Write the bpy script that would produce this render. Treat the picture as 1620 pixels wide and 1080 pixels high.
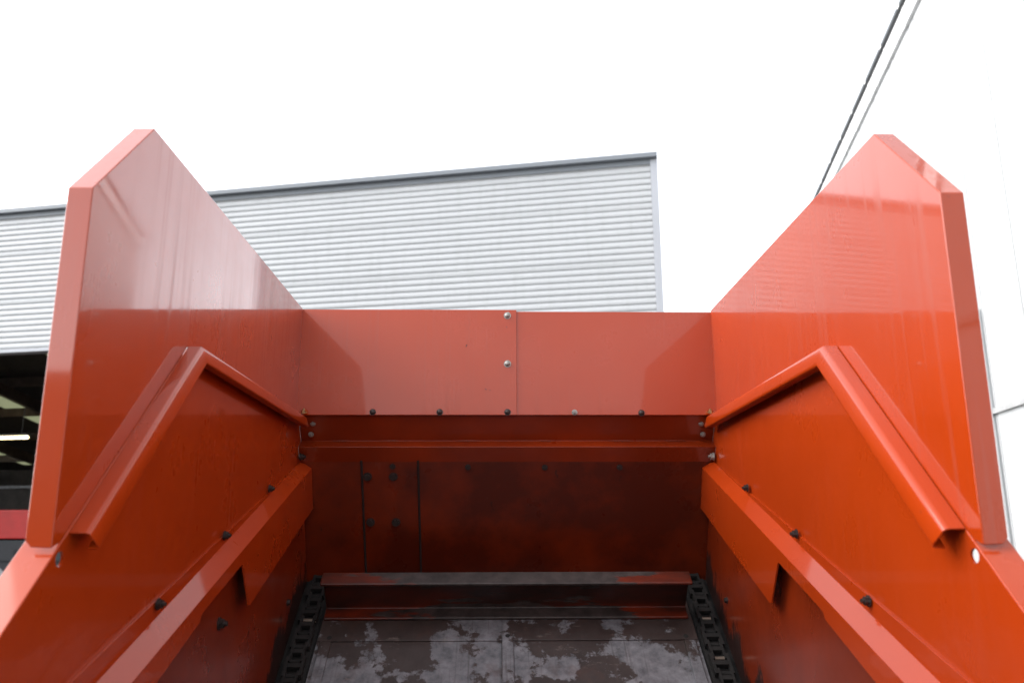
import bpy, bmesh, math, random
from mathutils import Vector, Matrix

# ------------------------------------------------------------------ scene, camera, world, light
for o in list(bpy.data.objects):
    bpy.data.objects.remove(o, do_unlink=True)
S = bpy.context.scene
COL = S.collection
R = math.radians
random.seed(7)
CZ = 1.75                                   # camera height above the yard

PITCH, YAW, ROLL = R(12.8), R(1.18), R(0.15)
fw = Vector((math.sin(YAW)*math.cos(PITCH), math.cos(YAW)*math.cos(PITCH), math.sin(PITCH)))
r0 = fw.cross(Vector((0, 0, 1))).normalized()
u0 = r0.cross(fw)
rx = r0*math.cos(ROLL) - u0*math.sin(ROLL)
ux = u0*math.cos(ROLL) + r0*math.sin(ROLL)
cam_d = bpy.data.cameras.new('camera')
cam = bpy.data.objects.new('camera', cam_d)
COL.objects.link(cam)
CAMP = Vector((-.0377, 0, CZ))
cam.matrix_world = Matrix(((rx.x, ux.x, -fw.x, CAMP.x), (rx.y, ux.y, -fw.y, CAMP.y),
                           (rx.z, ux.z, -fw.z, CAMP.z), (0, 0, 0, 1)))
cam_d.lens, cam_d.sensor_width = 28, 36
cam_d.clip_start, cam_d.clip_end = .05, 3000
cam_d.dof.use_dof = True
cam_d.dof.focus_distance = 2.35
cam_d.dof.aperture_fstop = 4.2
S.camera = cam

SUN_EL, SUN_AZ = R(38), R(-97)             # azimuth measured from +Y (away) towards +X
w = bpy.data.worlds.new('World')
S.world = w
w.use_nodes = True
nt = w.node_tree
nt.nodes.clear()
out = nt.nodes.new('ShaderNodeOutputWorld')
bg = nt.nodes.new('ShaderNodeBackground')
sky = nt.nodes.new('ShaderNodeTexSky')
sky.sky_type = 'NISHITA'
sky.sun_disc = False
sky.sun_elevation = SUN_EL
sky.sun_rotation = SUN_AZ
sky.air_density, sky.dust_density, sky.ozone_density = 1.0, 0.6, 1.0
hs = nt.nodes.new('ShaderNodeHueSaturation')
hs.inputs['Saturation'].default_value = .16     # bright cloud cover
nt.links.new(sky.outputs[0], hs.inputs['Color'])
nt.links.new(hs.outputs[0], bg.inputs['Color'])
bg.inputs['Strength'].default_value = .15
nt.links.new(bg.outputs[0], out.inputs['Surface'])

sun_d = bpy.data.lights.new('sun', 'SUN')
sun_d.energy = .8
sun_d.angle = R(45)
sun_d.color = (1, .97, .92)
sun = bpy.data.objects.new('sun', sun_d)
COL.objects.link(sun)
sdir = Vector((math.sin(SUN_AZ)*math.cos(SUN_EL), math.cos(SUN_AZ)*math.cos(SUN_EL), math.sin(SUN_EL)))
sun.rotation_euler = (-sdir).to_track_quat('-Z', 'Y').to_euler()
sun.location = sdir*40

S.view_settings.view_transform = 'Standard'
S.view_settings.look = 'None'
S.view_settings.exposure = 1.9
S.view_settings.gamma = 1
S.view_settings.use_curve_mapping = False

# ------------------------------------------------------------------ helpers
def mkobj(name, bm, mat, parent=None, loc=(0, 0, 0), recalc=True):
    if recalc:
        bmesh.ops.recalc_face_normals(bm, faces=bm.faces)
    me = bpy.data.meshes.new(name)
    bm.to_mesh(me)
    bm.free()
    me.materials.append(mat)
    o = bpy.data.objects.new(name, me)
    COL.objects.link(o)
    o.location = loc
    if parent:
        o.parent = parent
    return o

def inst(name, me, parent, loc, rot=None, scale=None):
    o = bpy.data.objects.new(name, me)
    COL.objects.link(o)
    o.parent = parent
    o.location = loc
    if rot is not None:
        o.rotation_euler = rot
    if scale:
        o.scale = scale
    return o

def empty(name, loc, rz=0):
    o = bpy.data.objects.new(name, None)
    COL.objects.link(o)
    o.location = loc
    o.rotation_euler = (0, 0, rz)
    return o

def tag(o, label=None, cat=None, group=None, kind=None):
    if label: o['label'] = label
    if cat: o['category'] = cat
    if group: o['group'] = group
    if kind: o['kind'] = kind
    return o

def box(bm, a, b):
    (x0, y0, z0), (x1, y1, z1) = a, b
    v = [bm.verts.new(p) for p in ((x0,y0,z0),(x1,y0,z0),(x1,y1,z0),(x0,y1,z0),(x0,y0,z1),(x1,y0,z1),(x1,y1,z1),(x0,y1,z1))]
    for f in ((0,3,2,1),(4,5,6,7),(0,1,5,4),(1,2,6,5),(2,3,7,6),(3,0,4,7)):
        bm.faces.new([v[i] for i in f])

def boxo(name, a, b, mat, parent=None, bev=0, loc=(0,0,0)):
    bm = bmesh.new(); box(bm, a, b)
    o = mkobj(name, bm, mat, parent, loc)
    if bev: bevel(o, bev)
    return o

def bevel(o, wd, seg=3, ang=30):
    m = o.modifiers.new('bevel', 'BEVEL')
    m.width = wd; m.segments = seg; m.limit_method = 'ANGLE'; m.angle_limit = R(ang)
    for p in o.data.polygons: p.use_smooth = True
    m.harden_normals = True
    return o

def solid(o, t, off=0):
    m = o.modifiers.new('solidify', 'SOLIDIFY')
    m.thickness = t; m.offset = off; m.use_even_offset = True
    return o

def cyl(bm, p, q, r, n=12, r2=None):
    p, q = Vector(p), Vector(q)
    d = (q-p).normalized()
    a = d.orthogonal().normalized(); b = d.cross(a)
    r2 = r if r2 is None else r2
    A = [bm.verts.new(p+(a*math.cos(2*math.pi*i/n)+b*math.sin(2*math.pi*i/n))*r) for i in range(n)]
    B = [bm.verts.new(q+(a*math.cos(2*math.pi*i/n)+b*math.sin(2*math.pi*i/n))*r2) for i in range(n)]
    for i in range(n):
        bm.faces.new((A[i], A[(i+1)%n], B[(i+1)%n], B[i]))
    bm.faces.new(A[::-1]); bm.faces.new(B)

def poly_x(bm, pts, X, holes=()):
    """flat sheet in the plane x = X from (y,z) points, with round holes (y,z,r)"""
    edges = []
    def loop(ps):
        vs = [bm.verts.new((X, y, z)) for y, z in ps]
        for i in range(len(vs)):
            edges.append(bm.edges.new((vs[i], vs[(i+1) % len(vs)])))
        return vs
    vs = loop(pts)
    if holes:
        for y, z, r in holes:
            loop([(y+r*math.cos(i*math.pi/8), z+r*math.sin(i*math.pi/8)) for i in range(16)])
        bmesh.ops.triangle_fill(bm, edges=edges, use_beauty=True)
    else:
        bm.faces.new(vs)
    return vs

# ------------------------------------------------------------------ materials
class N:
    def __init__(s, name):
        s.m = bpy.data.materials.new(name); s.m.use_nodes = True
        s.t = s.m.node_tree
        s.b = s.t.nodes['Principled BSDF']
        s.pos = s.t.nodes.new('ShaderNodeTexCoord').outputs['Object']
    def node(s, typ, **k):
        n = s.t.nodes.new(typ)
        for a, v in k.items(): setattr(n, a, v)
        return n
    def link(s, a, b): s.t.links.new(a, b)
    def noise(s, scale, detail=4, rough=.5, stretch=(1,1,1), off=(0,0,0)):
        mp = s.node('ShaderNodeMapping')
        mp.inputs['Scale'].default_value = stretch
        mp.inputs['Location'].default_value = off
        s.link(s.pos, mp.inputs['Vector'])
        n = s.node('ShaderNodeTexNoise')
        n.inputs['Scale'].default_value = scale; n.inputs['Detail'].default_value = detail; n.inputs['Roughness'].default_value = rough
        s.link(mp.outputs[0], n.inputs['Vector'])
        return n.outputs['Fac']
    def ramp(s, v, lo, hi, a=0., b=1.):
        n = s.node('ShaderNodeMapRange'); n.clamp = True
        n.inputs['From Min'].default_value = lo; n.inputs['From Max'].default_value = hi
        n.inputs['To Min'].default_value = a; n.inputs['To Max'].default_value = b
        s.link(v, n.inputs['Value'])
        return n.outputs[0]
    def math(s, op, a, b=None):
        n = s.node('ShaderNodeMath', operation=op)
        for i, q in enumerate((a, b)):
            if q is None: continue
            if isinstance(q, (int, float)): n.inputs[i].default_value = q
            else: s.link(q, n.inputs[i])
        return n.outputs[0]
    def mix(s, fac, a, b):
        n = s.node('ShaderNodeMix', data_type='RGBA')
        if isinstance(fac, (int, float)): n.inputs[0].default_value = fac
        else: s.link(fac, n.inputs[0])
        for i, q in ((6, a), (7, b)):
            if isinstance(q, tuple): n.inputs[i].default_value = (*q, 1)
            else: s.link(q, n.inputs[i])
        return n.outputs[2]
    def col(s, c):
        if isinstance(c, tuple): s.b.inputs['Base Color'].default_value = (*c, 1)
        else: s.link(c, s.b.inputs['Base Color'])
    def set(s, k, v):
        if isinstance(v, (int, float)): s.b.inputs[k].default_value = v
        else: s.link(v, s.b.inputs[k])
    def bump(s, h, strength=.2, dist=.002):
        n = s.node('ShaderNodeBump'); n.inputs['Strength'].default_value = strength; n.inputs['Distance'].default_value = dist
        s.link(h, n.inputs['Height']); s.link(n.outputs[0], s.b.inputs['Normal'])
        return n
    def sep(s):
        n = s.node('ShaderNodeSeparateXYZ'); s.link(s.pos, n.inputs[0]); return n.outputs

def simple(name, c, rough=.5, metal=0, var=.15, scale=8, bump=0):
    k = N(name)
    n = k.noise(scale, 5, .6)
    k.col(k.mix(k.ramp(n, .3, .7), tuple(x*(1-var) for x in c), tuple(min(1, x*(1+var)) for x in c)))
    k.set('Roughness', rough); k.set('Metallic', metal)
    if bump: k.bump(n, bump, .003)
    return k.m

OR_A, OR_B = (.385, .0385, .0030), (.350, .0330, .0027)
def paint(name, streak=.5, chips=.0, dirt_shade=0., seed=0, rough_add=0., floorstain=False, coat=.9, ior=1.5):
    k = N(name)
    o = (seed*3.1, seed*1.7, seed*.9)
    big = k.noise(1.7, 4, .6, off=o)
    c = k.mix(k.ramp(big, .35, .68), OR_A, OR_B)
    # rain streaks: a thin dried film that runs straight down the sheet
    st = k.noise(1., 5, .62, stretch=(55, 55, 1.3), off=o)
    stm = k.ramp(st, .5, .74)
    top = k.noise(2.3, 3, .5, stretch=(1, 1, .8), off=(o[0]+4, 0, 0))
    stm = k.math('MULTIPLY', stm, k.ramp(top, .42, .62))
    c = k.mix(k.math('MULTIPLY', stm, .16*streak), c, (.28, .12, .10))
    speck = k.noise(70, 2, .5, off=o)
    sp = k.ramp(speck, .745, .79)
    c = k.mix(k.math('MULTIPLY', sp, .3), c, (.12, .03, .02))
    rgh = k.math('ADD', k.ramp(k.noise(6, 4, .6, off=o), .3, .75, .24, .40), k.math('MULTIPLY', stm, .18*streak))
    if chips:
        ch = k.noise(16, 5, .6, stretch=(1.8, 1.8, .55), off=(o[0], 3, 5))
        cm = k.ramp(ch, .765-chips*.075, .79-chips*.075)
        c = k.mix(k.math('MULTIPLY', cm, .85), c, (.05, .035, .032))
        rgh = k.math('ADD', rgh, k.math('MULTIPLY', cm, .3))
    if dirt_shade:
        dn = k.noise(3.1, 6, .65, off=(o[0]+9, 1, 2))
        dm = k.math('MULTIPLY', k.ramp(dn, -.15, .55), dirt_shade)
        c = k.mix(dm, c, (.03, .005, .003))  # dark film: tub dirt, plus shade painted into headboard and beam
    if floorstain:            # black chain grease rubbed up the wall just above the sloping chain
        s = k.sep()
        h = k.math('SUBTRACT', s[2], k.math('MULTIPLY', s[1], .745))   # height over the floor line (object frame)
        gn = k.noise(9, 6, .7, stretch=(1, 1, .45), off=(1, 2, 3))
        edge = k.math('ADD', h, k.math('MULTIPLY', k.math('SUBTRACT', gn, .5), -.55))
        gm = k.ramp(edge, floorstain, floorstain+.035, 1, 0)
        c = k.mix(k.math('MULTIPLY', gm, .92), c, (.016, .013, .012))
        rgh = k.math('ADD', rgh, k.math('MULTIPLY', gm, .2))
    k.col(c)
    k.set('Roughness', rgh)
    k.set('Specular IOR Level', .2)
    k.set('Coat Weight', coat)
    k.set('Coat IOR', ior)
    k.set('Coat Roughness', k.math('ADD', k.ramp(k.noise(4, 3, .5, off=o), .3, .7, .03+rough_add, .07+rough_add), k.math('MULTIPLY', stm, .10*streak)))
    wv = k.noise(2.2, 2, .5, off=o)
    k.bump(wv, .10, .006)
    return k.m

M = {}
M['wingL'] = paint('paint_wing_left', 1.5, .0, .0, 1, coat=1., ior=1.52)
M['wingR'] = paint('paint_wing_right', 1.8, .0, .0, 2, coat=1., ior=1.5)
M['board'] = paint('paint_board', 1.8, .0, .0, 3, coat=.8, ior=1.38)
M['wall'] = paint('paint_wall', .35, .0, .06, 4, coat=.7, ior=1.4)
M['ledge'] = paint('paint_ledge', .1, .42, .05, 5, coat=.9, ior=1.42)
M['chan'] = paint('paint_channel', .1, .0, 0, 6, coat=.7, ior=1.4)
M['inner'] = paint('paint_inner_wall', .2, .35, .6, 7, .12, floorstain=1.015, coat=.5)
M['head'] = paint('paint_headboard', .2, 1.0, .88, 8, .2, coat=.25)  # heavy film paints the deep tub's shade over real dirt
M['beam'] = paint('paint_beam', .1, .0, .55, 9, .06, coat=.6)  # film darkens the beam, its underside shade put into the colour

def worn_paint():
    k = N('worn_slat_paint')
    s = k.sep()
    ax = k.math('ABSOLUTE', s[0])
    n1 = k.noise(5, 6, .62, stretch=(1, 5, 5))
    # only the flanges are rubbed bare, the web keeps its paint
    hn = k.math('ADD', k.math('MULTIPLY', s[1], -.597), k.math('MULTIPLY', s[2], .802))
    hmid = -.597*(2.50-EY)+.802*(CZ-.285)+.07
    web = k.ramp(k.math('ABSOLUTE', k.math('SUBTRACT', hn, hmid)), .040, .058, .22, 0)
    f = k.math('ADD', k.math('ADD', n1, web), k.ramp(ax, .18, .56, -.16, .20))
    m = k.ramp(f, .52, .56)
    n2 = k.noise(30, 5, .6)
    steel = k.mix(k.ramp(n2, .35, .7), (.02, .014, .012), (.058, .044, .040))
    k.col(k.mix(m, steel, k.mix(k.math('MULTIPLY', k.ramp(k.noise(4, 5, .65, stretch=(1, 3, 3)), .35, .75), k.ramp(web, 0, .2, 1, .4)), (.022, .007, .0045), (.20, .02, .0028))))
    k.set('Roughness', k.ramp(m, 0, 1, .5, .33))
    k.bump(m, .35, .0012)
    return k.m
EY = 1.8
M['slat'] = worn_paint()

def floor_mat():
    k = N('scraped_floor_steel')
    n1 = k.noise(3.6, 8, .66, stretch=(1, 1, 1), off=(1.3, .4, .2))
    n2 = k.noise(26, 6, .7)
    n3 = k.noise(9, 5, .6, off=(5, 2, 7))
    brown = k.mix(k.ramp(n3, .3, .7), (.024, .014, .0115), (.050, .033, .029))
    brown = k.mix(k.ramp(n2, .55, .8), brown, (.03, .02, .018))
    bare = k.mix(k.ramp(n2, .3, .72), (.085, .084, .092), (.27, .265, .28))
    m = k.ramp(k.math('ADD', n1, k.math('MULTIPLY', k.math('SUBTRACT', n2, .5), .10)), .51, .535)
    scr = k.ramp(k.noise(1., 4, .6, stretch=(95, 3.2, 3.2)), .56, .66)
    pale = k.ramp(k.noise(13, 6, .7, stretch=(.5, 1.4, 1.4), off=(3, 3, 1)), .62, .70)
    c = k.mix(m, brown, bare)
    c = k.mix(k.math('MULTIPLY', scr, .35), c, (.05, .032, .027))
    rust = k.ramp(k.noise(6, 5, .6, off=(8, 3, 3)), .58, .68)
    c = k.mix(k.math('MULTIPLY', rust, .5), c, (.075, .03, .018))
    c = k.mix(k.math('MULTIPLY', pale, .55), c, (.27, .22, .19))
    k.col(c)
    k.set('Metallic', k.math('MULTIPLY', m, .35))
    k.set('Roughness', k.ramp(n2, .3, .7, .38, .62))
    k.bump(k.math('ADD', m, k.math('MULTIPLY', n2, .5)), .4, .0015)
    return k.m
M['floor'] = floor_mat()
M['grease'] = simple('greasy_chain_steel', (.007, .0052, .0045), .85, .0, .6, 45, .6)
M['pin'] = simple('worn_pin_steel', (.30, .25, .20), .35, .8, .3, 60)
M['dark_bolt'] = simple('dark_rusty_bolt', (.032, .022, .020), .5, .3, .4, 90, .2)
M['zinc'] = simple('zinc_bolt', (.30, .29, .27), .45, .6, .35, 90, .2)
M['yellow_zinc'] = simple('yellow_zinc_bolt', (.50, .38, .20), .3, .9, .15, 70)
M['black'] = simple('black_recess', (.01, .009, .008), .7)
M['seam'] = simple('weld_grime', (.012, .005, .004), .7, 0, .3, 30)

def cladding_mat(name, a, b, rough=.42):
    k = N(name)
    n = k.noise(1.1, 4, .6, stretch=(.5, 1, 1.))
    d = k.noise(2.5, 5, .65, stretch=(3, 3, .35))
    c = k.mix(k.ramp(n, .3, .7), a, b)
    c = k.mix(k.math('MULTIPLY', k.ramp(d, .5, .8), .15), c, (.15, .15, .12))
    k.col(c); k.set('Roughness', rough)
    return k.m
M['clad'] = cladding_mat('pale_grey_corrugated_steel', (.42, .427, .438), (.44, .447, .456))
M['trim'] = cladding_mat('blue_grey_trim', (.15, .165, .185), (.165, .18, .20), .45)
M['ltrim'] = cladding_mat('light_trim', (.34, .35, .38), (.36, .37, .40), .45)
M['white'] = cladding_mat('white_panel_steel', (.48, .488, .492), (.505, .51, .515), .5)
M['white2'] = cladding_mat('white_flashing', (.80, .80, .80), (.84, .84, .84), .5)
M['gutter'] = simple('dark_gutter', (.06, .065, .07), .5)
M['drip'] = simple('grey_rail', (.40, .40, .40), .5)
M['dark_in'] = simple('dark_shed_steel', (.055, .045, .04), .75, 0, .3, 3)
M['rust_in'] = simple('brown_shed_beam', (.10, .07, .055), .7, 0, .3, 4)
M['redp'] = simple('red_machine_paint', (.34, .008, .006), .55, 0, .15, 3)
M['rubber'] = simple('tyre_rubber', (.02, .021, .025), .8, 0, .25, 20, .2)
M['steelg'] = simple('grey_steel', (.22, .22, .23), .5, .3, .25, 10)
def concrete():
    k = N('yard_asphalt')
    n = k.noise(.6, 8, .65); n2 = k.noise(40, 4, .6)
    c = k.mix(k.ramp(n, .3, .7), (.055, .053, .05), (.10, .097, .09))
    c = k.mix(k.math('MULTIPLY', k.ramp(n2, .5, .8), .3), c, (.04, .039, .038))
    k.col(c); k.set('Roughness', .85); k.bump(n2, .3, .004)
    return k.m
M['ground'] = concrete()
k = N('translucent_rooflight')
k.col((.75, .76, .66)); k.set('Roughness', .6); k.set('Transmission Weight', .0)
tr = k.node('ShaderNodeBsdfTranslucent'); tr.inputs[0].default_value = (.40, .41, .31, 1)
ms = k.node('ShaderNodeMixShader'); ms.inputs[0].default_value = .8
k.link(k.b.outputs[0], ms.inputs[1]); k.link(tr.outputs[0], ms.inputs[2])
k.link(ms.outputs[0], k.t.nodes['Material Output'].inputs['Surface'])
M['rooflight'] = k.m
k = N('lit_tube'); k.col((1, .9, .7)); k.b.inputs['Emission Color'].default_value = (1, .80, .42, 1); k.set('Emission Strength', 3.0)
M['tube'] = k.m

# ------------------------------------------------------------------ ground
bm = bmesh.new()
vs = [bm.verts.new(p) for p in ((-600,-600,0),(600,-600,0),(600,600,0),(-600,600,0))]
bm.faces.new(vs)
tag(mkobj('ground', bm, M['ground']), kind='structure')

# ------------------------------------------------------------------ corrugated warehouse behind
BA = R(12.2)
wh = empty('warehouse', (2.84, 13.22, 0), -BA)
tag(wh, 'pale grey warehouse with horizontal corrugated cladding and open dark doorway', 'building')
ROOF0, ROOFS = CZ+6.15, .21
def corrugated(name, x0, x1, z0, z1, pitch, depth, parent, mat, y=0., along='x'):
    """trapezoid sheet, ribs run horizontally; front face looks to -y (or x when along = 'y')"""
    bm = bmesh.new()
    prof = []
    n = max(1, round((z1-z0)/pitch)); p = (z1-z0)/n
    for i in range(n):
        z = z0+i*p
        prof += [(0, z), (depth*.1, z+p*.06), (depth*.6, z+p*.17), (depth, z+p*.25), (depth*.6, z+p*.33), (depth*.1, z+p*.44), (0, z+p*.5)]
    prof.append((0, z1))
    nseg = 6
    rows = []
    for j in range(nseg+1):
        x = x0+(x1-x0)*j/nseg
        rows.append([bm.verts.new((x, y+d, z) if along == 'x' else (y-d, x, z)) for d, z in prof])
    for j in range(nseg):
        for i in range(len(prof)-1):
            bm.faces.new((rows[j][i], rows[j+1][i], rows[j+1][i+1], rows[j][i+1]))
    o = mkobj(name, bm, mat, parent)
    for q in o.data.polygons: q.use_smooth = True
    return o
LZ, TZ = CZ+3.42, CZ+6.34
zc = LZ
i_ = 0
while zc < TZ-.02:                                   # lapped sheets, nine ribs each
    z1 = min(TZ, zc+.1168*9)
    corrugated('cladding_sheet', -34, -.11, zc, z1, .1168, .032, wh, M['clad'], y=-.012+.004*i_)
    zc = z1; i_ += 1
corrugated('lower_cladding', -9.2, -.11, .12, LZ-.004, .1168, .032, wh, M['clad'])
corrugated('lower_cladding', -34, -19.5, .12, LZ-.004, .1168, .032, wh, M['clad'])
corrugated('side_cladding', .16, 18, .12, TZ-.5, .1168, .032, wh, M['clad'], y=-.003, along='y')
boxo('eave_trim', (-34, -.13, TZ+.035), (.02, .22, TZ+.125), M['trim'], wh, .008)
boxo('eave_flashing', (-34, -.028, TZ-.06), (-.105, -.012, TZ+.034), M['trim'], wh)
boxo('corner_trim', (-.108, -.03, .1), (.018, .10, TZ+.033), M['ltrim'], wh, .006)
boxo('lintel_trim', (-19.5, -.045, LZ-.055), (-9.2, .16, LZ+.012), M['ltrim'], wh, .01)
for xx in (-9.2, -19.5):
    boxo('door_jamb', (xx-.09, -.03, 0), (xx+.09, .2, LZ-.057), M['trim'], wh)
boxo('inner_lining', (-34, .17, LZ-.06), (-.02, .21, TZ+.03), M['dark_in'], wh)
boxo('rear_wall', (-34, 17.86, 0), (-.04, 18, ROOF0-18*ROOFS-.002), M['dark_in'], wh)
boxo('end_wall', (-34, .21, 0), (-33.9, 18, ROOF0-18*ROOFS-.06), M['dark_in'], wh)
# single-pitch roof, laid as steel strips with translucent rooflight strips between them
def roof_quad(name, x0, x1, y0, y1, mat, dz=0):
    bm = bmesh.new()
    for s_ in (0, .04):
        pass
    z = lambda y: ROOF0-ROOFS*y+dz
    a = [(x0,y0,z(y0)),(x1,y0,z(y0)),(x1,y1,z(y1)),(x0,y1,z(y1))]
    lo = [bm.verts.new(p) for p in a]; hi = [bm.verts.new((p[0],p[1],p[2]+.03)) for p in a]
    bm.faces.new(lo[::-1]); bm.faces.new(hi)
    for i in range(4): bm.faces.new((lo[i], lo[(i+1)%4], hi[(i+1)%4], hi[i]))
    return mkobj(name, bm, mat, wh)
xs, xx = [], -34.0
LIGHTS = []
pitchx = 3.1
prev = -34.0
for x in (-33.1, -28.0, -22.9, -17.8, -12.7, -7.6):
    roof_quad('roof_sheet', prev, x, .21, 18, M['dark_in'])
    roof_quad('rooflight', x+.002, x+1.048, 5.2, 17.2, M['rooflight'])
    roof_quad('roof_sheet', x+.002, x+1.048, .21, 5.198, M['dark_in'])
    roof_quad('roof_sheet', x+.002, x+1.048, 17.202, 18, M['dark_in'])
    prev = x+1.05
roof_quad('roof_sheet', prev, -.005, .21, 18, M['dark_in'])
for y in (2.6, 5.2, 7.8, 10.4, 13.0, 15.7):
    z = ROOF0-ROOFS*y
    boxo('purlin', (-33.8, y-.08, z-.30), (-.05, y+.08, z-.02), M['rust_in'], wh)
for xb in (-30.6, -25.4, -20.3, -9.2):
    bm = bmesh.new()
    a = [(.3, ROOF0-.3*ROOFS-.33), (17.9, ROOF0-17.9*ROOFS-.33), (17.9, ROOF0-17.9*ROOFS-.68), (.3, ROOF0-.3*ROOFS-.68)]
    v0 = [bm.verts.new((xb-.08, y, z)) for y, z in a]; v1 = [bm.verts.new((xb+.08, y, z)) for y, z in a]
    bm.faces.new(v0); bm.faces.new(v1[::-1])
    for i in range(4): bm.faces.new((v0[i], v0[(i+1)%4], v1[(i+1)%4], v1[i]))
    mkobj('rafter', bm, M['rust_in'], wh)
boxo('wall_rail', (-33.8, 17.75, CZ+1.55), (-.1, 17.858, CZ+1.67), M['steelg'], wh)

def on_local(root, p):      # building coordinates -> world
    return Matrix.Rotation(-BA, 4, 'Z') @ Vector(p) + Vector(root.location)
tl = empty('tube_light', on_local(wh, (-21.95, 9.2, CZ+2.78)), -BA)
tag(tl, 'long lit tube lamp hanging under the dark warehouse roof', 'lamp')
bm = bmesh.new(); cyl(bm, (-1.25, 0, 0), (1.25, 0, 0), .045, 16); mkobj('tube', bm, M['tube'], tl)
boxo('housing', (-1.3, -.07, .05), (1.3, .07, .12), M['steelg'], tl)
for q in (-1., 1.):
    bm = bmesh.new(); cyl(bm, (q, 0, .12), (q, 0, 1.46), .012, 8); mkobj('hanger', bm, M['steelg'], tl)

# red trailer standing just inside the doorway
rt = empty('farm_trailer', on_local(wh, (-13.6, 3.4, 0)), -BA)
tag(rt, 'red trailer parked inside the dark warehouse doorway at far left', 'trailer')
bm = bmesh.new()
sec = [(-1.05, 2.06), (1.05, 2.06), (1.0, 1.42), (-1.0, 1.42)]
a = [bm.verts.new((-2.6, y, z)) for y, z in sec]; b = [bm.verts.new((1.5, y, z)) for y, z in sec]
c = [bm.verts.new((2.35, y*.8, max(1.62, z-.22))) for y, z in sec]
for P_, Q_ in ((a, b), (b, c)):
    for i in range(4): bm.faces.new((P_[i], P_[(i+1)%4], Q_[(i+1)%4], Q_[i]))
bm.faces.new(a[::-1]); bm.faces.new(c)
bevel(mkobj('body', bm, M['redp'], rt), .03)
bm = bmesh.new()
for q in (-.5, .5): box(bm, (-2.5, q-.07, 1.2), (2.6, q+.07, 1.415))
box(bm, (-.9, -1.0, 1.0), (-.5, 1.0, 1.19))
box(bm, (-2.4, -1.0, .95), (2.2, -.96, 1.39))
mkobj('chassis', bm, M['rubber'], rt)
for xw in (-1.35, -.05):
    for yw in (-.95, .75):
        bm = bmesh.new(); cyl(bm, (xw, yw, .55), (xw, yw+.3, .55), .55, 32)
        wo = bevel(mkobj('wheel', bm, M['rubber'], rt), .05)
        bm = bmesh.new(); cyl(bm, (xw, yw-.01, .55), (xw, yw+.31, .55), .27, 24); mkobj('rim', bm, M['steelg'], wo)
bm = bmesh.new(); box(bm, (2.0, -.05, .0), (2.15, .05, 1.2)); mkobj('stand_leg', bm, M['steelg'], rt)

# ------------------------------------------------------------------ white panel building on the right
na = Vector((math.cos(BA), -math.sin(BA), 0))
wb = empty('white_building', Vector((CAMP.x, 0, 0)) + na*3.6, -BA)
tag(wb, 'tall white panelled building running away along the right side', 'building')
TOP = CZ+6.82
seam0 = 8.67-1.0*13
bmp = bmesh.new(); box(bmp, (0, .011, .35), (.1, .989, TOP))
pm = mkobj('panel', bmp, M['white'], wb, (0, seam0, 0)); bevel(pm, .004, 2)
for i in range(1, 25):
    q = inst('panel', pm.data, wb, (0, seam0+i, 0)); bevel(q, .004, 2)
boxo('backing_wall', (.101, seam0, 0), (9, seam0+25, TOP-.02), M['drip'], wb)
boxo('plinth', (-.02, seam0, 0), (.1, seam0+25, .345), M['drip'], wb)
boxo('drip_rail', (-.035, seam0, CZ+1.165), (-.003, seam0+25, CZ+1.225), M['drip'], wb)
boxo('fascia', (-.05, seam0, TOP+.004), (.2, seam0+25, CZ+7.13), M['white2'], wb, .006)
boxo('gutter', (-.10, seam0, CZ+7.134), (.2, seam0+25, CZ+7.18), M['gutter'], wb)
y = 10.89-1.02*13
while y < seam0+24.9:
    if y > seam0+.1:
        bm = bmesh.new()
        box(bm, (-.056, y-.04, CZ+6.80), (-.051, y+.04, CZ+7.13))
        box(bm, (-.106, y-.04, CZ+7.1315), (-.1015, y+.04, CZ+7.19))
        mkobj('bracket', bm, M['white2'], wb)
    y += 1.02
bm = bmesh.new(); cyl(bm, (-.06, 9.72, .1), (-.06, 9.72, CZ+2.4), .035, 16)
mkobj('downpipe', bm, M['white2'], wb)

# added shed behind the viewer: blocks low sky light, darkens interior and board reflection
bs = empty('added_shed', (0, -6.2, 0))
tag(bs, 'added low dark shed behind the viewer, unseen, blocks low sky light', 'shed')
bmp = bmesh.new(); box(bmp, (0, -.03, .02), (.29, 0, 3.0))
q0 = mkobj('wall_board', bmp, M['dark_in'], bs, (-15, 0, 0))
for i in range(1, 100):
    inst('wall_board', q0.data, bs, (-15+i*.3, 0, 0))
boxo('wall', (-15, -6, 0), (15, -.031, 2.98), M['dark_in'], bs)
bm = bmesh.new()
v0 = [bm.verts.new((-15.3, y_, z_)) for y_, z_ in ((.4, 3.0), (.4, 3.12), (-6.4, 3.9), (-6.4, 3.78))]
v1 = [bm.verts.new((15.3, v.co.y, v.co.z)) for v in v0]
bm.faces.new(v0); bm.faces.new(v1[::-1])
for i in range(4): bm.faces.new((v0[i], v0[(i+1)%4], v1[(i+1)%4], v1[i]))
mkobj('roof', bm, M['gutter'], bs)

# ------------------------------------------------------------------ orange hopper
EY = 1.8
hp = empty('loading_hopper', (0, EY, 0))
tag(hp, 'orange-red painted steel hopper with two tall wing plates and a chain conveyor floor', 'machine')
OFF = Vector((0, -EY, CZ))             # camera-height coordinates -> hopper coordinates
def part(name, bm, mat, parent=None):
    for v in bm.verts: v.co += OFF
    return mkobj(name, bm, mat, parent or hp)

W = .65
RS = .942
rim = lambda y: .339+RS*(y-1.551)
crease = lambda y: .197-.3172*(2.536-y)
ledge = lambda y: .186-.3535*(2.49-y)
FS = math.atan2(.137, .184)
floorz = lambda y: -.269-.7446*(2.52-y)
YB = 2.44
headz = lambda z: 2.5+(.185-z)*.441

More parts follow.
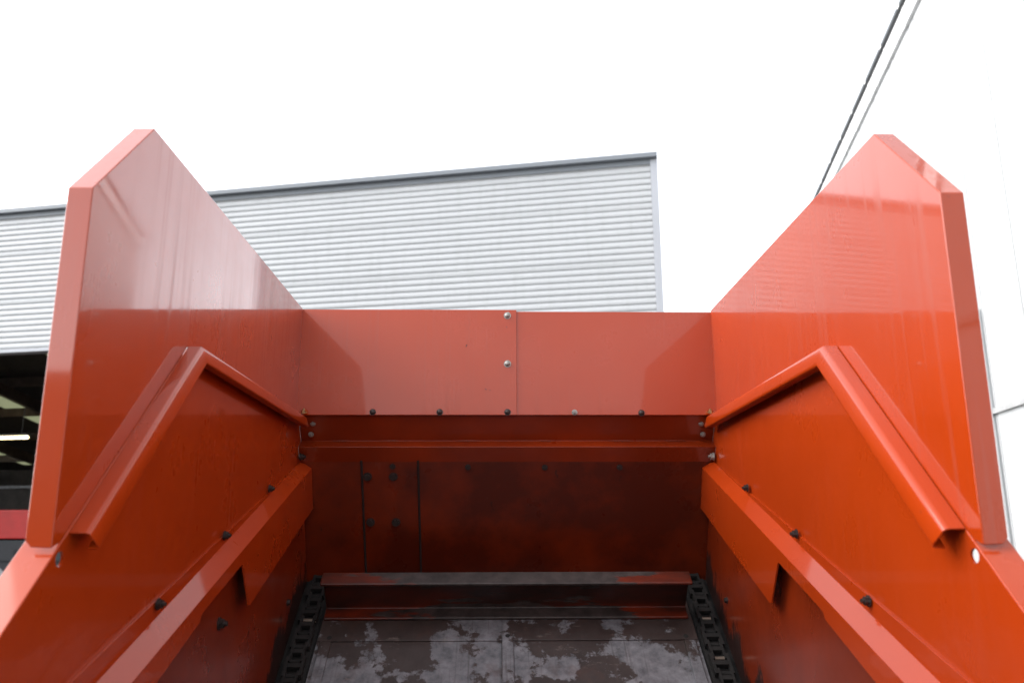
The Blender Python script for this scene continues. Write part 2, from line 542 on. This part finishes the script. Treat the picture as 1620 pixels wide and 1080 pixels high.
# bolt meshes, axis along +z from the sheet
def bolt_mesh(name, kind, mat):
    bm = bmesh.new()
    if kind == 'dome':
        cyl(bm, (0,0,0), (0,0,.0022), .0125, 20)
        prev = None
        for i in range(5):
            a = i/4*math.pi/2
            r_, z = .0098*math.cos(a)+.0001, .0022+.0068*math.sin(a)
            ring = [bm.verts.new((r_*math.cos(t*math.pi/9), r_*math.sin(t*math.pi/9), z)) for t in range(18)]
            if prev:
                for t in range(18): bm.faces.new((prev[t], prev[(t+1)%18], ring[(t+1)%18], ring[t]))
            prev = ring
        bm.faces.new(prev)
    else:
        cyl(bm, (0,0,0), (0,0,.0022), .0125, 20)
        cyl(bm, (0,0,.0022), (0,0,.0105), .0098, 6)
        if kind == 'nut':
            cyl(bm, (0,0,.0105), (0,0,.017), .0052, 12, .0046)
    bmesh.ops.recalc_face_normals(bm, faces=bm.faces)
    me = bpy.data.meshes.new(name); bm.to_mesh(me); bm.free(); me.materials.append(mat)
    if kind == 'dome':
        for p in me.polygons: p.use_smooth = len(p.vertices) == 4
    return me
B_DOMEZ = bolt_mesh('zinc_bolt', 'dome', M['zinc'])
B_DOMED = bolt_mesh('dark_bolt', 'dome', M['dark_bolt'])
B_NUT = bolt_mesh('hex_bolt', 'nut', M['dark_bolt'])
B_HEX = bolt_mesh('hex_head', 'hex', M['dark_bolt'])
B_YEL = bolt_mesh('yellow_bolt', 'nut', M['yellow_zinc'])
B_ZNUT = bolt_mesh('zinc_nut', 'nut', M['zinc'])
def bolt(me, p, axis, parent, sc=1.):
    q = Vector(axis).to_track_quat('Z', 'Y').to_euler()
    o = inst('bolt', me, parent, Vector(p)+OFF, q)
    o.rotation_euler.rotate_axis('Z', random.uniform(0, 1))
    o.scale = (sc, sc, sc)
    return o

def arc(c, a0, a1, r, n=5):
    return [(c[0]+r*math.cos(R(a0+(a1-a0)*i/n)), c[1]+r*math.sin(R(a0+(a1-a0)*i/n))) for i in range(n+1)]

for s in (-1, 1):
    side = 'left' if s < 0 else 'right'
    wm = M['wingL'] if s < 0 else M['wingR']
    # wing plate with its folded flange
    A, B, C = (1.138, .493), (1.315, .682), (2.441, .654)
    D = (1.144, rim(1.144)+.012)
    lo = [(1.16, rim(1.16)+.004), (1.548, rim(1.548)+.004), (2.441, .318)]
    bm = bmesh.new()
    X0 = s*W
    outl = [D, A, B, C] + lo[::-1]
    vin = [bm.verts.new((X0, y, z)) for y, z in outl]
    bm.faces.new(vin)
    fl = .034
    def fpt(p): return bm.verts.new((X0+s*fl, p[0], p[1]))
    vA, vB = fpt(A), fpt(B)
    vD1 = bm.verts.new((X0+s*fl, D[0]-.0005, D[1]+.010)); vD2 = bm.verts.new((X0+s*(fl-.008), D[0], D[1]+.001))
    bm.faces.new((vin[0], vin[1], vA, vD1, vD2))
    bm.faces.new((vin[1], vin[2], vB, vA))
    vC = bm.verts.new((X0+s*.028, C[0], C[1]))
    bm.faces.new((vin[2], vin[3], vC, vB))
    o = part('wing_plate', bm, wm)
    solid(o, .004, 1 if True else 0); bevel(o, .0055, 4, 20)
    tag(o, 'tall %s wing plate with clipped top corner' % side)

    # body side wall below the wing, with a punched hole near the rim
    XW = s*(W-.0035)
    top = [(.87, rim(.87)), (1.548, rim(1.548)), (1.551, .3385), (2.436, .318)]
    bot = [(2.56, .315), (2.60, .05), (.87, -.40)]
    bm = bmesh.new()
    poly_x(bm, top+bot, XW, holes=[(1.16, -.0475, .0105)])
    wall = part('side_wall', bm, M['wall'])
    solid(wall, .004)
    # rim flange folded outwards along the sloping top
    bm = bmesh.new()
    ys = (.87, 1.53)
    q = [(XW-s*.002, ys[0]), (XW-s*.002, ys[1]), (s*(W+.047), ys[1]), (s*(W+.047), ys[0])]
    bm.faces.new([bm.verts.new((x, y, rim(y)+.001)) for x, y in q])
    r_ = part('rim', bm, M['chan'], wall)
    solid(r_, .004); bevel(r_, .002, 2)
    # chevron channel under the wing
    t = .036; h = .033
    dirR = Vector((1.187-1.551, -.343)).normalized()
    nR = Vector((-dirR.y, dirR.x))       # points to +y,-z side
    if nR.y > 0: nR = -nR
    e0 = Vector((1.176, rim(1.176)+.002)); pk = Vector((1.546, .340)); fe = Vector((2.436, .317))
    nF = Vector((-(fe-pk).y, (fe-pk).x)).normalized()
    if nF.y > 0: nF = -nF
    mit = (nR+nF); mit = mit/ (mit.dot(nR))
    bm = bmesh.new()
    path = [(e0, nR), (pk, mit), (fe, nF)]
    rows = []
    rr = .008
    cs_ = [(.0055, 0)] + [(t-rr+rr*math.sin(R(a)), rr-rr*math.cos(R(a))) for a in range(0, 91, 15)]
    cs_ += [(t+.006, h-.005), (t+.0045, h-.0012), (t+.001, h), (t-.012, h+.001)]
    for P_, n_ in path:
        rows.append([bm.verts.new((s*(W-a), P_.x+n_.x*b, P_.y+n_.y*b)) for a, b in cs_])
    for i in range(2):
        for j in range(len(cs_)-1):
            bm.faces.new((rows[i][j], rows[i+1][j], rows[i+1][j+1], rows[i][j+1]))
    ch = part('stiffening_channel', bm, M['chan'])
    solid(ch, .0035, -1 if s < 0 else 1); bevel(ch, .0012, 2, 48)
    bolt(B_YEL, (s*.622, 2.425, .327), (0, -.3, 1), ch, .8)

    # ledge: lapped flange, shelf and deep face with a notch
    XF = s*.61
    bm = bmesh.new()
    yN, yE = .87, 2.486
    f0 = [bm.verts.new((s*(W-.0078), y, crease(y))) for y in (yN, 1.7, yE)]
    f1 = [bm.verts.new((s*(W-.0078), y, ledge(y)-(.003 if y > 2.3 else 0))) for y in (yN, 1.7, yE)]
    for i in range(2): bm.faces.new((f0[i], f0[i+1], f1[i+1], f1[i]))
    g1 = [bm.verts.new((XF, y, ledge(y)-.0265)) for y in (yN, 1.7, yE+.04)]
    for i in range(2): bm.faces.new((f1[i], f1[i+1], g1[i+1], g1[i]))
    low = [(headz(.13)-.006, .13), (headz(.045)-.008, .045)]
    tab = lambda y: -.188+.338*(y-1.944)
    low += [(1.970, tab(1.970)), (1.953, -.1855), (1.942, -.184), (1.934, -.171), (1.897, -.119), (1.877, -.0905),
            (1.872, -.0905), (1.650, -.1675), (1.636, -.175), (1.630, -.186), (1.448, -.261), (yN, -.50)]
    lv = [bm.verts.new((XF, y, z)) for y, z in low]
    bm.faces.new([g1[0], g1[1], g1[2]] + lv)
    lg = part('ledge', bm, M['ledge'])
    solid(lg, .004, 0); bevel(lg, .0065, 4, 25)
    for y, z in ((2.155, .089), (1.8245, -.026), (1.4955, -.1395), (1.165, -.253)):
        bolt(B_NUT, (s*(W-.0125), y, z), (-s, 0, 0), lg, .85)
    bolt(B_ZNUT if s > 0 else B_NUT, (s*(W-.0125), 2.472, .198), (-s, 0, 0), lg, 1.)

    # inner lower wall down to the chain
    XL = s*.640
    bm = bmesh.new()
    poly_x(bm, [(2.70, .14), (2.74, floorz(2.74)-.04), (1.25, floorz(1.25)-.04), (.90, -.50), (.90, ledge(.9)-.02)], XL)
    iw = part('inner_wall', bm, M['inner'])
    solid(iw, .004)
    bm = bmesh.new()
    poly_x(bm, [(1.70, -.19), (1.775, -.313), (1.91, -.53), (1.75, floorz(1.75)-.03), (1.25, floorz(1.25)-.03), (.90, -.50), (.90, ledge(.9)-.03)], s*.6355)
    o = part('lap_plate', bm, M['inner'], iw); solid(o, .003)
    if s < 0: bolt(B_NUT, (s*.638, 1.834, -.212), (1, 0, 0), iw, 1.1)
    bolt(B_HEX, (s*.638, 2.42, -.222), (-s, 0, 0), iw, .8)

# front board in two lapped sheets
bm = bmesh.new(); box(bm, (-.651, YB-.0043, .322), (.027, YB-.0003, .656)); fb = bevel(part('front_board', bm, M['board']), .0012, 2)
tag(fb, 'left sheet of the front board, lapped over the right one')
bm = bmesh.new(); box(bm, (-.03, YB, .3225), (.651, YB+.004, .6515))
fb2 = part('front_board', bm, M['board']); bevel(fb2, .0012, 2); tag(fb2, 'right sheet of the front board')
for z in (.637, .482): bolt(B_DOMEZ, (-.002, YB-.0043, z), (0, -1, 0), fb, .9)
for x in (-.415, -.21, -.002): bolt(B_DOMED, (x, YB-.0043, .331), (0, -1, 0), fb, .8)
bolt(B_DOMED, (.412, YB, .329), (0, -1, 0), fb2, .8)
bolt(B_ZNUT, (.205, YB, .331), (0, -1, 0), fb2, .7)
bm = bmesh.new()
for x, z, l, a in ((-.130, .540, .010, 1.2), (-.069, .402, .007, -.5), (-.056, .399, .004, .2), (-.004, .600, .005, 1.5)):
    d = Vector((math.cos(a), 0, math.sin(a)))*l*.5; e = Vector((-math.sin(a), 0, math.cos(a)))*.0013
    c0 = Vector((x, YB-.0047, z))
    bm.faces.new([bm.verts.new(p) for p in (c0-d, c0-d*.2-e*1.3, c0+d-e*.4, c0+d+e*.3, c0+d*.1+e, c0-d*.7+e*.6)])
part('scuff_mark', bm, M['dark_bolt'], fb)
# bent cross beam under the board
bm = bmesh.new()
prof = [(2.4465, .352), (2.450, .325), (2.505, .249), (2.472, .227), (2.500, .186), (2.515, .182)]
ra = [bm.verts.new((-.6443, y, z)) for y, z in prof]; rb = [bm.verts.new((.6443, y, z)) for y, z in prof]
for i in range(len(prof)-1): bm.faces.new((ra[i], rb[i], rb[i+1], ra[i+1]))
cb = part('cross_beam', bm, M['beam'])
solid(cb, .003, -1); bevel(cb, .010, 5, 20)
for s in (-1, 1):
    bolt(B_ZNUT, (s*.602, 2.466, .300), (0, -1, -.6), cb, .7)
    bolt(B_ZNUT, (s*.610, 2.482, .268), (0, -1, -.6), cb, .7)
# tack welds along the beam's fold
bm = bmesh.new()
for x in (-.545, -.375, -.145, .10, .33, .50):
    n = random.randint(4, 8)
    for i in range(n):
        x0 = x+i*.0085+random.uniform(-.002, .002)
        box(bm, (x0, 2.4935, .2475), (x0+.006, 2.4975, .2515))
part('weld_beads', bm, M['beam'], cb)
# leaning headboard
bm = bmesh.new()
a = [(-.646, headz(.20), .20), (.646, headz(.20), .20), (.646, headz(-.2), -.2), (-.646, headz(-.2), -.2)]
bm.faces.new([bm.verts.new(p) for p in a])
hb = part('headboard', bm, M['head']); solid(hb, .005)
def on_head(x, z, d=.003): return (x, headz(z)-d*.915, z-d*.4)
for x in (-.454, -.279):
    bm = bmesh.new()
    cyl(bm, on_head(x, .19), on_head(x+(.004), -.19), .0036, 8)
    part('weld_seam', bm, M['seam'], hb)
for p in ((-.436, .142), (-.356, .142), (-.431, .004), (-.351, .004)):
    bolt(B_HEX, on_head(*p), (0, -.915, -.4), hb, 1.1)
for p in ((-.358, .172), (-.124, .170), (.115, .169), (.349, .169)):
    bolt(B_HEX, on_head(*p), (0, -.915, -.4), hb, .75)

# ---- conveyor: floor frame with axes x, s (up the slope) and n (off the floor)
P0 = Vector((0, 2.52, -.269))
sv = Vector((0, math.cos(FS), math.sin(FS))); nv = Vector((0, -math.sin(FS), math.cos(FS)))
def fl_pt(x, s_, n_): return Vector((x, 0, 0))+P0+sv*s_+nv*n_
def fbox(bm, a, b):
    (x0, s0, n0), (x1, s1, n1) = a, b
    n_before = len(bm.verts)
    box(bm, a, b)
    bm.verts.ensure_lookup_table()
    for v in bm.verts[n_before:]:
        v.co = fl_pt(*v.co)
bm = bmesh.new(); fbox(bm, (-.638, -1.55, -.016), (.638, .25, -.012)); under = part('under_plate', bm, M['grease'])
bm = bmesh.new(); fbox(bm, (-.552, -1.55, -.0118), (.552, .22, -.003)); fp = part('floor_plate', bm, M['floor'])
bm = bmesh.new(); fbox(bm, (-.5505, -.105, -.0028), (.5505, .215, .0012)); o = part('cover_plate', bm, M['floor'], fp); bevel(o, .0015, 2)
for s in (-1, 1):
    bm = bmesh.new(); fbox(bm, (s*.525-.016, -1.54, -.0028), (s*.525+.016, -.108, .004)); bevel(part('guide_bar', bm, M['floor'], fp), .002, 2)
    bm = bmesh.new(); cyl(bm, fl_pt(s*.518, -.092, .0011), fl_pt(s*.518, -.092, .0016), .0075, 14); part('bolt_hole', bm, M['black'], fp)
# centre strip with rounded end and a drilled hole
bm = bmesh.new()
pts = [(-.019, -1.54), (.014, -1.54), (.014, -.096)] + [(-.0025+.0165*math.cos(R(a)), -.096+.0165*math.sin(R(a))) for a in range(15, 180, 15)] + [(-.019, -.096)]
lo = [bm.verts.new(fl_pt(x, s_, .0013)) for x, s_ in pts]; hi = [bm.verts.new(fl_pt(x, s_, .0075)) for x, s_ in pts]
bm.faces.new(lo[::-1]); bm.faces.new(hi)
for i in range(len(pts)): bm.faces.new((lo[i], lo[(i+1)%len(pts)], hi[(i+1)%len(pts)], hi[i]))
cs = bevel(part('centre_strip', bm, M['floor'], fp), .0015, 2)
bm = bmesh.new(); cyl(bm, fl_pt(-.0025, -.094, .0076), fl_pt(-.0025, -.094, .0081), .0068, 14); part('bolt_hole', bm, M['black'], cs)

# cross slat, a C channel open towards the viewer
sb = (Vector((0, 2.50, -.285))-P0).dot(sv)
bm = bmesh.new()
hS, dS = .134, .048
prof = [(sb, .006), (sb+dS, .006), (sb+dS, hS), (sb, hS)]
ra = [bm.verts.new(fl_pt(-.548, a, b)) for a, b in prof]; rb = [bm.verts.new(fl_pt(.540, a, b)) for a, b in prof]
for i in range(3): bm.faces.new((ra[i], rb[i], rb[i+1], ra[i+1]))
sl = part('conveyor_slat', bm, M['slat']); solid(sl, .010, 0); bevel(sl, .004, 3)

# chains: link plates and pins, each link an object
def link_mesh():
    bm = bmesh.new()
    p = .052
    for q in (-.021, .021):
        box(bm, (q-.004, -.012, -.010), (q+.004, p+.006, .012))
    box(bm, (-.017, p*.36, -.008), (.017, p*.64, .010))
    bmesh.ops.recalc_face_normals(bm, faces=bm.faces)
    me = bpy.data.meshes.new('link'); bm.to_mesh(me); bm.free(); me.materials.append(M['grease']); return me
def pin_mesh():
    bm = bmesh.new(); cyl(bm, (-.029, 0, 0), (.029, 0, 0), .0065, 12)
    bmesh.ops.recalc_face_normals(bm, faces=bm.faces)
    me = bpy.data.meshes.new('pin'); bm.to_mesh(me); bm.free(); me.materials.append(M['grease']); return me
LM, PM = link_mesh(), pin_mesh()
PM2 = PM.copy(); PM2.materials.clear(); PM2.materials.append(M['pin'])
LM2 = LM.copy()
for v in LM2.vertices: v.co.x *= 1.34 if abs(v.co.x) > .0165 else 1
for s in (-1, 1):
    bm = bmesh.new(); fbox(bm, (s*.592-.032, -1.5, -.0115), (s*.592+.032, .24, -.0085))
    chn = part('chain', bm, M['grease'])
    for i in range(30):
        s_ = .19-i*.052
        sc = inst('link', LM if i % 2 else LM2, chn, fl_pt(s*(.594+random.uniform(-.002, .002)), s_, .001)+OFF, (FS+random.uniform(-.03, .03), 0, random.uniform(-.03, .03)), (.82, 1, .8))
        pn = inst('pin', PM2 if (i in (5, 8) if s > 0 else i == 5) else PM, sc, (0, .046, .001))

# hidden supports that carry the hopper on the yard
for s in (-1, 1):
    bm = bmesh.new(); fbox(bm, (s*.5-.04, -1.5, -.12), (s*.5+.04, .2, -.017)); part('floor_beam', bm, M['chan'])
    for y in (2.60, 1.40):
        bm = bmesh.new()
        zt = floorz(y)-.15
        box(bm, (s*.5-.04, y-.04, -CZ), (s*.5+.04, y+.04, zt)); lgx = part('support_leg', bm, M['chan'])
